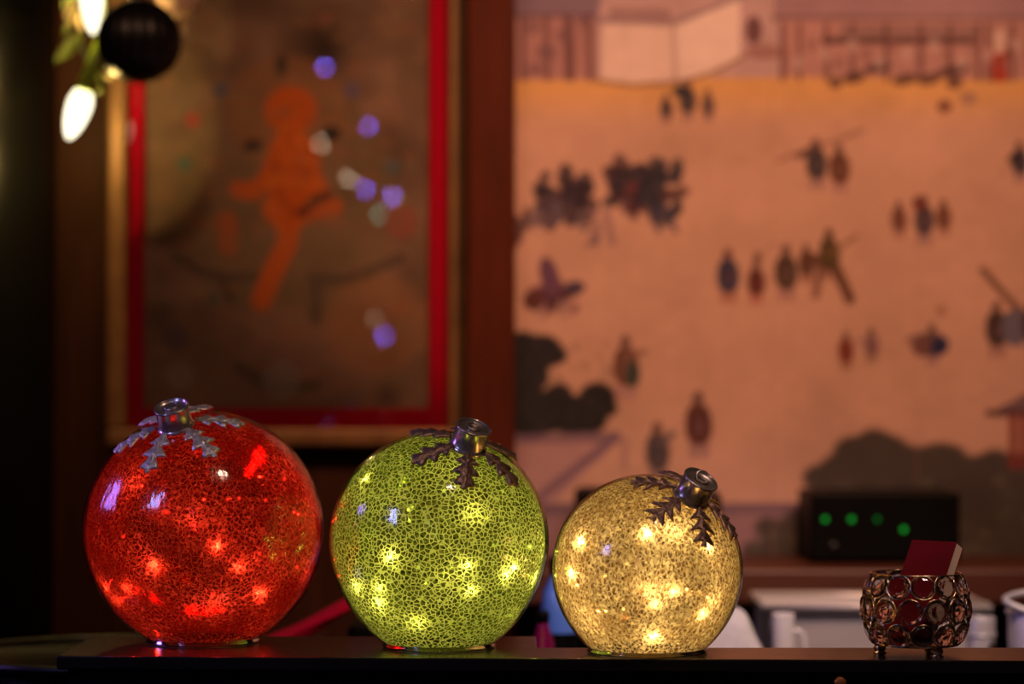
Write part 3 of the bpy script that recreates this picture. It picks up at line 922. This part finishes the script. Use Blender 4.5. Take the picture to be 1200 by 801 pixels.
def ornament(name_label, cx, cy, rpx, ytop_z, Y, foot_r, axis, theta0, leaf, leaf_mat, shell, lining, led_px, n_back, led_power, led_color, loop_tilt, seed):
    rnd = random.Random(seed)
    R = rpx * Y / F_PX
    C = at(cx, cy, Y)
    root = empty('glass_ornament', (C.x, Y, 0))
    tag(root, name_label, 'ornament', 'glowing glass ornaments on the counter')
    zc = C.z
    zcut = 0.0042
    def profile(rad, fr):
        lo = math.sqrt(rad * rad - fr * fr)
        k = (zc - zcut) / lo
        a_lo = PI - math.asin(fr / rad)
        out = []
        for i in range(57):
            a = a_lo * (1 - i / 56.0)
            c_ = math.cos(a)
            out.append((max(rad * math.sin(a), 0.0002), rad * c_ * (1 if c_ > 0 else 1 + (k - 1) * (-c_ * rad / lo) ** 2)))
        return out
    v, f = lathe(profile(R, foot_r), 96, False, True)
    put('glass_ball', mesh('glass_ball', v, f), shell, root, (0, 0, zc))
    Ri = R * 0.965
    v, f = lathe(profile(Ri, foot_r * 0.96), 96, False, True)
    put('crackle_lining', mesh('crackle_lining', v, f), lining, root, (0, 0, zc))
    # foot: short collar and rolled rim
    fr = foot_r
    v, f = lathe([(fr * 0.995, zcut), (fr * 0.995, 0.0035), (fr * 1.02, 0.0026), (fr * 1.02, 0.0012), (fr * 0.99, 0.0003), (fr * 0.93, 0.0003), (fr * 0.92, 0.003), (fr * 0.93, zcut)], 96)
    put('foot_ring', mesh('foot_ring', v, f), M['foot_glass_' + leaf_mat[1]], root)
    # cap
    ax = Vector(axis).normalized()
    rot = Vector((0, 0, 1)).rotation_difference(ax)
    base = Vector((0, 0, zc)) + ax * (R - 0.0012)
    cr = 0.0143
    v, f = lathe([(cr * 1.10, -0.003), (cr * 1.12, 0.0010), (cr * 1.03, 0.0022), (cr * 0.99, 0.0030), (cr * 0.97, 0.0165), (cr * 1.02, 0.0176), (cr * 1.03, 0.0188), (cr * 0.98, 0.0196), (cr * 0.91, 0.0188),
                  (cr * 0.88, 0.0166), (cr * 0.5, 0.0174), (0.0004, 0.0180)], 48, True, True)
    cap = put('cap', mesh('cap', v, f), M['cap_metal'], root, base)
    cap.rotation_mode = 'QUATERNION'; cap.rotation_quaternion = rot
    lp = [(0.0052 * math.cos(a), 0.0052 * math.sin(a) * math.cos(loop_tilt) , 0.0186 + 0.0052 * (1 + math.sin(a)) * math.sin(loop_tilt)) for a in np.linspace(0, 2 * PI, 25)[:-1]]
    put('hanging_loop', mesh('hanging_loop', *tube(lp, 0.0009, 8, True)), M['cap_metal'], cap)
    # leaves round the cap
    lm = leaf_mesh(R, *leaf)
    # reference direction in the tangent plane: picture right
    ref = Vector((1, 0, 0)); ref = (ref - ax * ref.dot(ax)).normalized()
    up = ax.cross(ref)
    for k in range(6):
        th_ = math.radians(theta0 + 60 * k + rnd.uniform(-5, 5))
        e1 = ref * math.cos(th_) + up * math.sin(th_)
        e2 = ax.cross(e1)
        mt = Matrix((e1, e2, ax)).transposed().to_4x4()
        mt.translation = Vector((0, 0, zc))
        o = put('leaf', lm, M[leaf_mat[0]], root)
        o.matrix_local = mt
    # fairy lights inside
    pts = []
    camp = Vector((0, 0, HC))
    Cw = Vector((C.x, Y, zc))
    for (x, y, q) in led_px:
        d = (at(x, y, Y) - camp).normalized()
        rad = Ri * q
        bq = d.dot(camp - Cw); cq = (camp - Cw).length_squared - rad * rad
        disc = bq * bq - cq
        if disc < 0:
            tt = -bq
            P_ = Cw + ((camp + d * tt) - Cw).normalized() * rad
        else:
            P_ = camp + d * (-bq - math.sqrt(disc))
        pts.append(P_ - Vector(root.location))
    for k in range(n_back):
        a = rnd.uniform(-0.35 * PI, 1.35 * PI); ct_ = rnd.uniform(-0.8, 0.7); rr = Ri * rnd.uniform(0.45, 0.9)
        st = math.sqrt(1 - ct_ * ct_)
        pts.append(Vector((rr * st * math.cos(a), abs(rr * st * math.sin(a)) * 0.95, zc + rr * ct_)))
    me = M['led_mesh']
    for P_ in pts:
        o = put('led_bulb', me, None, root, P_)
        l = bpy.data.lights.new('led_light', 'POINT')
        l.energy = led_power * rnd.uniform(0.7, 1.3); l.color = led_color; l.shadow_soft_size = 0.0012
        lo = bpy.data.objects.new('led_light', l); COL.objects.link(lo); lo.parent = root; lo.location = P_
    # thin wire from bulb to bulb, kept inside the ball
    order = sorted(pts, key=lambda p: (round(p.z / 0.03), math.atan2(p.y, p.x)))
    sm = []
    for p in spline(order, 5):
        q = p - Vector((0, 0, zc))
        if q.length > Ri * 0.95: q = q.normalized() * Ri * 0.95
        q.z = max(q.z, zcut - zc + 0.004)
        sm.append(q + Vector((0, 0, zc)))
    put('fairy_light_wire', mesh('fairy_light_wire', *tube(sm, 0.0003, 5)), M['copper_wire'], root)
    return root


b = bmesh.new(); bmesh.ops.create_icosphere(b, subdivisions=2, radius=0.0016)
lm_ = bpy.data.meshes.new('led_bulb'); b.to_mesh(lm_); b.free()
lm_.materials.append(emit('warm_led', (1.0, 0.76, 0.42), 3.5, 0.5))
M['led_mesh'] = lm_

M['shell_red'] = shell_mat('red_glass', (0.93, 0.082, 0.06))
M['shell_green'] = shell_mat('green_glass', (0.68, 0.86, 0.24))
M['shell_gold'] = shell_mat('gold_glass', (0.97, 0.82, 0.52))
M['lin_red'] = crackle_mat('red_crackle', (0.95, 0.62, 0.42), (0.9, 0.30, 0.20), 245, 0.15, 0.008, 0.10, 26, clear=(0.8, 0.18, 0.18), grain=0.92, worn=0.72, thr=0.535)
M['lin_green'] = crackle_mat('green_crackle', (0.94, 0.94, 0.66), (0.5, 0.5, 0.2), 262, 0.15, 0.0018, 0.07, 20, clear=(0.5, 0.62, 0.25), grain=0.28, worn=0.35, thr=0.53)
M['lin_gold'] = crackle_mat('gold_crackle', (0.95, 0.85, 0.60), (0.8, 0.62, 0.35), 280, 0.16, 0.005, 0.12, 24, stretch=(1, 1, 0.75), clear=(0.75, 0.6, 0.36), grain=0.85, worn=0.5, thr=0.51)
M['foot_glass_red'] = pane_mat('red_foot_glass', (0.9, 0.5, 0.4), 1.6, 0.05)
M['foot_glass_green'] = pane_mat('green_foot_glass', (0.8, 0.85, 0.4), 1.6, 0.05)
M['foot_glass_gold'] = pane_mat('gold_foot_glass', (0.95, 0.85, 0.6), 1.6, 0.05)

WARM = (1.0, 0.74, 0.40)
ornament('large red crackle glass ball ornament with silvery leaves, leftmost and biggest', 238.5, 621, 140.5, 0, 2.039, 0.0465,
         (-0.17, -0.45, 0.88), 250, (0.040, 0.0112, 3.3, 0.66, 0.35, 0.17), ('silver', 'red'), M['shell_red'], M['lin_red'],
         [(253, 639, .97), (183, 662, .965), (142, 701, .97), (127, 685, .97), (152, 687, .965), (251, 695, .9), (302, 692, .97), (278, 663, .965), (228, 615, .9), (333, 561, .9), (185, 744, .97), (348, 664, .9), (166, 569, .9), (304, 648, .88), (196, 600, .88), (345, 600, .85)],
         8, 0.028, WARM, 0.15, 3)
ornament('medium green crackle glass ball ornament with bronze leaves, in the middle', 514.5, 633, 128.5, 0, 2.0, 0.046,
         (0.27, -0.41, 0.87), 270, (0.037, 0.0112, 3.3, 0.60, 0.35, 0.185), ('bronze', 'green'), M['shell_green'], M['lin_green'],
         [(459, 651, .972), (547, 661, .972), (421, 686, .97), (447, 687, .97), (447, 703, .965), (600, 664, .972), (591, 672, .97), (623, 676, .97), (551, 689, .97), (598, 721, .972), (430, 563, .97), (552, 605, .90), (488, 724, .965), (520, 671, .88), (622, 640, .9), (480, 610, .75), (520, 575, .7)],
         9, 0.030, WARM, 0.12, 5)
ornament('small gold crackle glass ball ornament with dark leaves, right of the green one', 758.5, 667, 111.5, 0, 1.958, 0.0477,
         (0.43, -0.45, 0.79), 230, (0.034, 0.0118, 3.5, 0.82, 0.65, 0.21), ('bronze', 'gold'), M['shell_gold'], M['lin_gold'],
         [(758, 627, .97), (828, 640, .972), (672, 671, .97), (682, 635, .965), (768, 707, .972), (821, 718, .97), (766, 743, .972), (789, 691, .965), (787, 627, .90), (760, 690, .9), (830, 700, .9), (700, 715, .85), (735, 660, .7)],
         9, 0.040, WARM, 0.55, 9)

# ------------------------------------------------------------------ crystal bowl with the red card booklet
YC = 1.952
cb = empty('crystal_bowl', (pxx(1072, YC), YC, 0))
tag(cb, 'round wire bowl of clear crystal discs on small ball feet', 'bowl')
M['crystal'] = glassy('crystal_glass', 1.52, 0.0, (1.0, 0.96, 0.96))
# faceted disc: table, crown facets, girdle, pavilion
def crystal_mesh(r):
    n = 10
    v, f = [], []
    lay = [(0.55 * r, 0.0022, 0), (0.82 * r, 0.0016, 0.5), (1.0 * r, 0.0004, 0), (1.0 * r, -0.0004, 0), (0.75 * r, -0.0016, 0.5), (0.35 * r, -0.0022, 0)]
    for (q, z, o_) in lay:
        for k in range(n):
            a = 2 * PI * (k + o_) / n
            v.append((q * math.cos(a), q * math.sin(a), z))
    for i in range(len(lay) - 1):
        for k in range(n):
            k2 = (k + 1) % n
            a, b_, c, d = i * n + k, i * n + k2, (i + 1) * n + k2, (i + 1) * n + k
            if lay[i + 1][2] > lay[i][2]: f += [(a, d, b_), (b_, d, c)]
            elif lay[i + 1][2] < lay[i][2]: f += [(a, d, c), (a, c, b_)]
            else: f.append((a, d, c, b_))
    f.append(tuple(range(n)))
    f.append(tuple((len(lay) - 1) * n + k for k in range(n - 1, -1, -1)))
    return mesh('crystal_disc', v, f, False)


RW = 0.0098
cm = crystal_mesh(RW * 0.955); cm.materials.append(M['crystal'])
wm = mesh('wire_ring', *tube([(RW * math.cos(a), RW * math.sin(a), 0) for a in np.linspace(0, 2 * PI, 29)[:-1]], 0.00062, 6, True))
wm.materials.append(M['gold_wire'])
NB = 13
for row, (zz, rr, tilt) in enumerate(((0.0175, 0.0385, -0.38), (0.0365, 0.0425, 0.02), (0.0555, 0.0392, 0.36))):
    for k in range(NB):
        a = -PI / 2 + 2 * PI * (k + (0.5 if row == 1 else 0.0)) / NB - 0.02
        out = Vector((math.cos(a) * math.cos(tilt), math.sin(a) * math.cos(tilt), math.sin(tilt)))
        side = Vector((-math.sin(a), math.cos(a), 0))
        upv = out.cross(side)
        mt = Matrix((side, upv, out)).transposed().to_4x4()
        mt.translation = Vector((rr * math.cos(a), rr * math.sin(a), zz))
        w = put('wire_ring', wm, None, cb); w.matrix_local = mt
        put('crystal_disc', cm, None, w)
for (z_, r_) in ((0.0086, 0.0345), (0.0645, 0.0362)):
    put('hoop', mesh('hoop', *tube([(r_ * math.cos(a), r_ * math.sin(a), z_) for a in np.linspace(0, 2 * PI, 49)[:-1]], 0.0007, 6, True)), M['gold_wire'], cb)
put('base_plate', mesh('base_plate', *lathe([(0.0338, 0.0072), (0.0348, 0.0080), (0.0338, 0.0088)], 40, True, True)), M['gold_wire'], cb)
for dg in (175.5, 295.5, 55.5):
    x, y = 0.0288 * math.cos(math.radians(dg)), 0.0288 * math.sin(math.radians(dg))
    ft = put('foot', mesh('foot', *lathe([(0.0052, 0.0), (0.0055, 0.0008), (0.0035, 0.0016), (0.0042, 0.0024), (0.0052, 0.0042), (0.0046, 0.0062), (0.003, 0.0074)], 20, True, True)), M['gold_wire'], cb, (x, y, 0))
    ft['label'] = 'small turned ball foot'
# booklet leaning in the bowl
bk = empty('red_booklet', (pxx(1072, YC) - 0.010, YC - 0.010, 0.0092))
tag(bk, 'dark red booklet with cream page edges leaning in crystal bowl', 'booklet')
bk.rotation_euler = (math.radians(-30), 0, math.radians(-45))
W2, T2, LB = 0.0220, 0.0048, 0.0895
put('front_cover', box((-W2, -T2 - 0.0006, 0.004), (W2, -T2, LB), 0.0002), M['card_red'], bk)
put('back_cover', box((-W2, T2, 0.004), (W2, T2 + 0.0006, LB), 0.0002), M['card_red'], bk)
put('pages', box((-W2 + 0.0006, -T2, 0.005), (W2 - 0.0006, T2, LB - 0.0008)), M['paper'], bk)

# ------------------------------------------------------------------ string light, garland and baubles at the top left
YS = 3.03
SB = YS / F_PX
M['bulb_glow'] = emit('warm_white_bulb', (1.0, 0.90, 0.62), 3.0, 0.3)
sl = empty('string_light', at(104, -200, YS)); sl.location.z = 0.95
tag(sl, 'green-wired string of big warm white bulbs hanging at top left', 'string light')


def bulb_on(tip, top, w, power):
    """pointed bulb from its socket end (top) down to its tip"""
    T, P_ = at(*top, YS), at(*tip, YS)
    d = P_ - T; L = d.length
    w *= SB
    v, f = lathe([(w * 0.30, 0), (w * 0.40, L * 0.06), (w * 0.50, L * 0.25), (w * 0.48, L * 0.45), (w * 0.38, L * 0.70), (w * 0.22, L * 0.9), (w * 0.05, L)], 24, True, True)
    o = put('bulb', mesh('bulb', v, f), M['bulb_glow'])
    o.rotation_mode = 'QUATERNION'; o.rotation_quaternion = Vector((0, 0, 1)).rotation_difference(d.normalized())
    o.location = T
    child(o, sl)
    l = bpy.data.lights.new('bulb_light', 'POINT'); l.energy = power; l.color = (1.0, 0.64, 0.17); l.shadow_soft_size = 0.008
    lo = bpy.data.objects.new('bulb_light', l); COL.objects.link(lo); lo.location = T + d * 0.5
    child(lo, sl)
    return T, d.normalized()


def socket_on(T, d, length, w):
    w *= SB; length *= SB
    v, f = lathe([(w * 0.5, 0.002), (w * 0.52, -0.004), (w * 0.46, -length * 0.4), (w * 0.36, -length), (w * 0.15, -length * 1.05)], 20, True, True)
    o = put('socket', mesh('socket', v, f), M['socket'])
    o.rotation_mode = 'QUATERNION'; o.rotation_quaternion = Vector((0, 0, 1)).rotation_difference(d)
    o.location = T
    return child(o, sl)


T1, d1 = bulb_on((109, 40), (106, -30), 27, 2.0)
socket_on(T1, d1, 50, 20)
T2_, d2 = bulb_on((80, 163), (99, 106), 29, 3.0)
socket_on(T2_, d2, 66, 19)
sA = T1 - d1 * 50 * SB; sB = T2_ - d2 * 66 * SB
top = Vector((sl.location.x, YS, 0.95))
v, f = tube(spline([top, sA + Vector((0.012, 0.01, 0.06)), sA + Vector((0.014, 0.012, 0.0)), at(122, 0, YS + 0.02), at(120, 36, YS + 0.015), sB + Vector((0.006, 0.004, 0.008)), sB], 8), 0.0022)
child(put('cable', mesh('cable', v, f), M['cable']), sl)
v, f = tube(spline([sA + Vector((0.014, 0.012, 0.03)), sA + Vector((0.004, 0.004, 0.012)), sA], 6), 0.0022)
child(put('cable', mesh('cable', v, f), M['cable']), sl)


# garland of leaves behind the lights
gd = empty('leafy_garland', Vector((top.x + 0.02, YS + 0.05, 0.95)))
tag(gd, 'dark green leafy garland hanging with the string light', 'garland')
v, f = tube(spline([gd.location, at(96, -60, YS + 0.05), at(92, 10, YS + 0.05), at(98, 60, YS + 0.05), at(118, 90, YS + 0.04)], 8), 0.0016)
child(put('stem', mesh('stem', v, f), M['cable']), gd)


def garland_leaf(a, b_, w, mat, name='leaf'):
    A_, B_ = at(*a, YS + 0.04), at(*b_, YS + 0.03)
    d = B_ - A_; L = d.length; w *= SB
    v, f = [], []
    for i in range(9):
        u = i / 8; hw = w * 0.5 * math.sin(PI * (0.06 + 0.9 * u)) ** 0.8
        for q in (-1, 0, 1):
            v.append((q * hw, 0.0015 - 0.003 * abs(q), u * L))
        v.append((0, 0.0035, u * L))
    for i in range(8):
        p0, p1 = i * 4, (i + 1) * 4
        f += [(p0, p0 + 1, p1 + 1, p1), (p0 + 1, p0 + 2, p1 + 2, p1 + 1), (p0 + 2, p0 + 3, p1 + 3, p1 + 2), (p0 + 3, p0, p1, p1 + 3)]
    o = put(name, mesh(name, v, f), mat)
    o.rotation_mode = 'QUATERNION'; o.rotation_quaternion = Vector((0, 0, 1)).rotation_difference(d.normalized())
    o.location = A_
    return child(o, gd)


for a, b_, w in (((96, 40), (64, 72), 16), ((92, 10), (74, 40), 14), ((96, 30), (82, 60), 12), ((118, 92), (138, 78), 15), ((120, 96), (116, 112), 12), ((110, 70), (118, 100), 12), ((92, -10), (72, 8), 14), ((100, 0), (132, -20), 16)):
    garland_leaf(a, b_, w, M['sprig'])
for a, b_, w in (((92, 4), (80, 30), 14), ((90, 14), (94, 36), 12), ((86, 2), (76, 20), 10)):
    garland_leaf(a, b_, w, M['tan_sprig'])
child(put('berry', mesh('berry', *lathe([(0.0008, -0.0078), (0.0055, -0.0055), (0.0078, 0), (0.0055, 0.0055), (0.0008, 0.0078)], 18, True, True)), M['tan_sprig'], loc=at(130, 87, YS + 0.005)), gd)


def bauble(px, py, rpx, Y, mat, ribs, label, name):
    c = at(px, py, Y); R = rpx * Y / F_PX
    e = empty(name, (c.x, Y, c.z - R)); tag(e, label, 'bauble')
    n, m = 96, 40
    v, f = [], []
    for i in range(m + 1):
        a = PI * i / m
        for k in range(n):
            b2 = 2 * PI * k / n
            rr = R * (1 - (0.07 * abs(math.sin(b2 * ribs / 2.0)) if ribs else 0) * math.sin(a))
            v.append((rr * math.sin(a) * math.cos(b2), rr * math.sin(a) * math.sin(b2), R - R * math.cos(a) * 0.985))
    for i in range(m):
        for k in range(n):
            k2 = (k + 1) % n
            f.append((i * n + k, i * n + k2, (i + 1) * n + k2, (i + 1) * n + k))
    put('ball', mesh('ball', v, f), mat, e)
    put('cap', mesh('cap', *lathe([(R * 0.2, -0.003), (R * 0.2, 0.008), (R * 0.16, 0.010), (0.001, 0.011)], 24, True, True)), M['cap_metal'], e, (0, 0, 2 * R - 0.001))
    zt_ = 0.95 - (c.z - R)
    put('cord', mesh('cord', *tube([(0, 0, 2 * R + 0.008), (0, 0, zt_)], 0.0008, 6)), M['cable'], e)
    return e


bauble(163, 48, 50, 2.92, M['black_bauble'], 24, 'black ribbed ball bauble hanging over the picture corner', 'black_bauble')
bauble(210, -5, 27, 3.07, M['peach_bauble'], 0, 'pale peach ball bauble cut off by the top edge', 'peach_bauble')

# small coloured bulbs strung up on the opposite side of the room; the picture glass mirrors them
YG = 3.190
def mirror_bulb(px, py, color, strength, label, r=0.0075, back=6.55):
    p = at(px, py, back)                      # virtual image behind the glass
    loc = Vector((p.x, 2 * YG - p.y, p.z))
    v, f = lathe([(0.001, -r), (r * 0.7, -r * 0.7), (r, 0), (r * 0.75, r * 0.75), (r * 0.4, r * 1.3), (r * 0.35, r * 1.8)], 16, True, True)
    o = child(put('bulb', mesh('bulb', v, f), emit('party_bulb_%d' % px, color, strength)), party)
    o.location = loc
    return loc


party = empty('party_lights', (-0.3, -0.2, 0.2))
tag(party, 'string of tiny coloured bulbs mirrored in the picture glass', 'string light')
BLU = (0.20, 0.16, 1.0); WHT = (1.0, 0.82, 0.55); TEA = (0.2, 0.7, 0.5)
spots_ = [(380, 79, BLU, 62), (432, 149, BLU, 52), (376, 169, WHT, 26), (408, 210, WHT, 24), (428, 222, BLU, 58), (459, 231, BLU, 58), (464, 233, WHT, 8), (444, 252, TEA, 16), (440, 374, WHT, 7), (450, 395, BLU, 54)]
locs = [mirror_bulb(x, y, c, s_, '') for x, y, c, s_ in spots_]
locs.sort(key=lambda p: -p.z)
v, f = tube(spline([p + Vector((0, -0.004, 0.016)) for p in locs], 5), 0.0015, 5)
child(put('cable', mesh('cable', v, f), M['cable']), party)
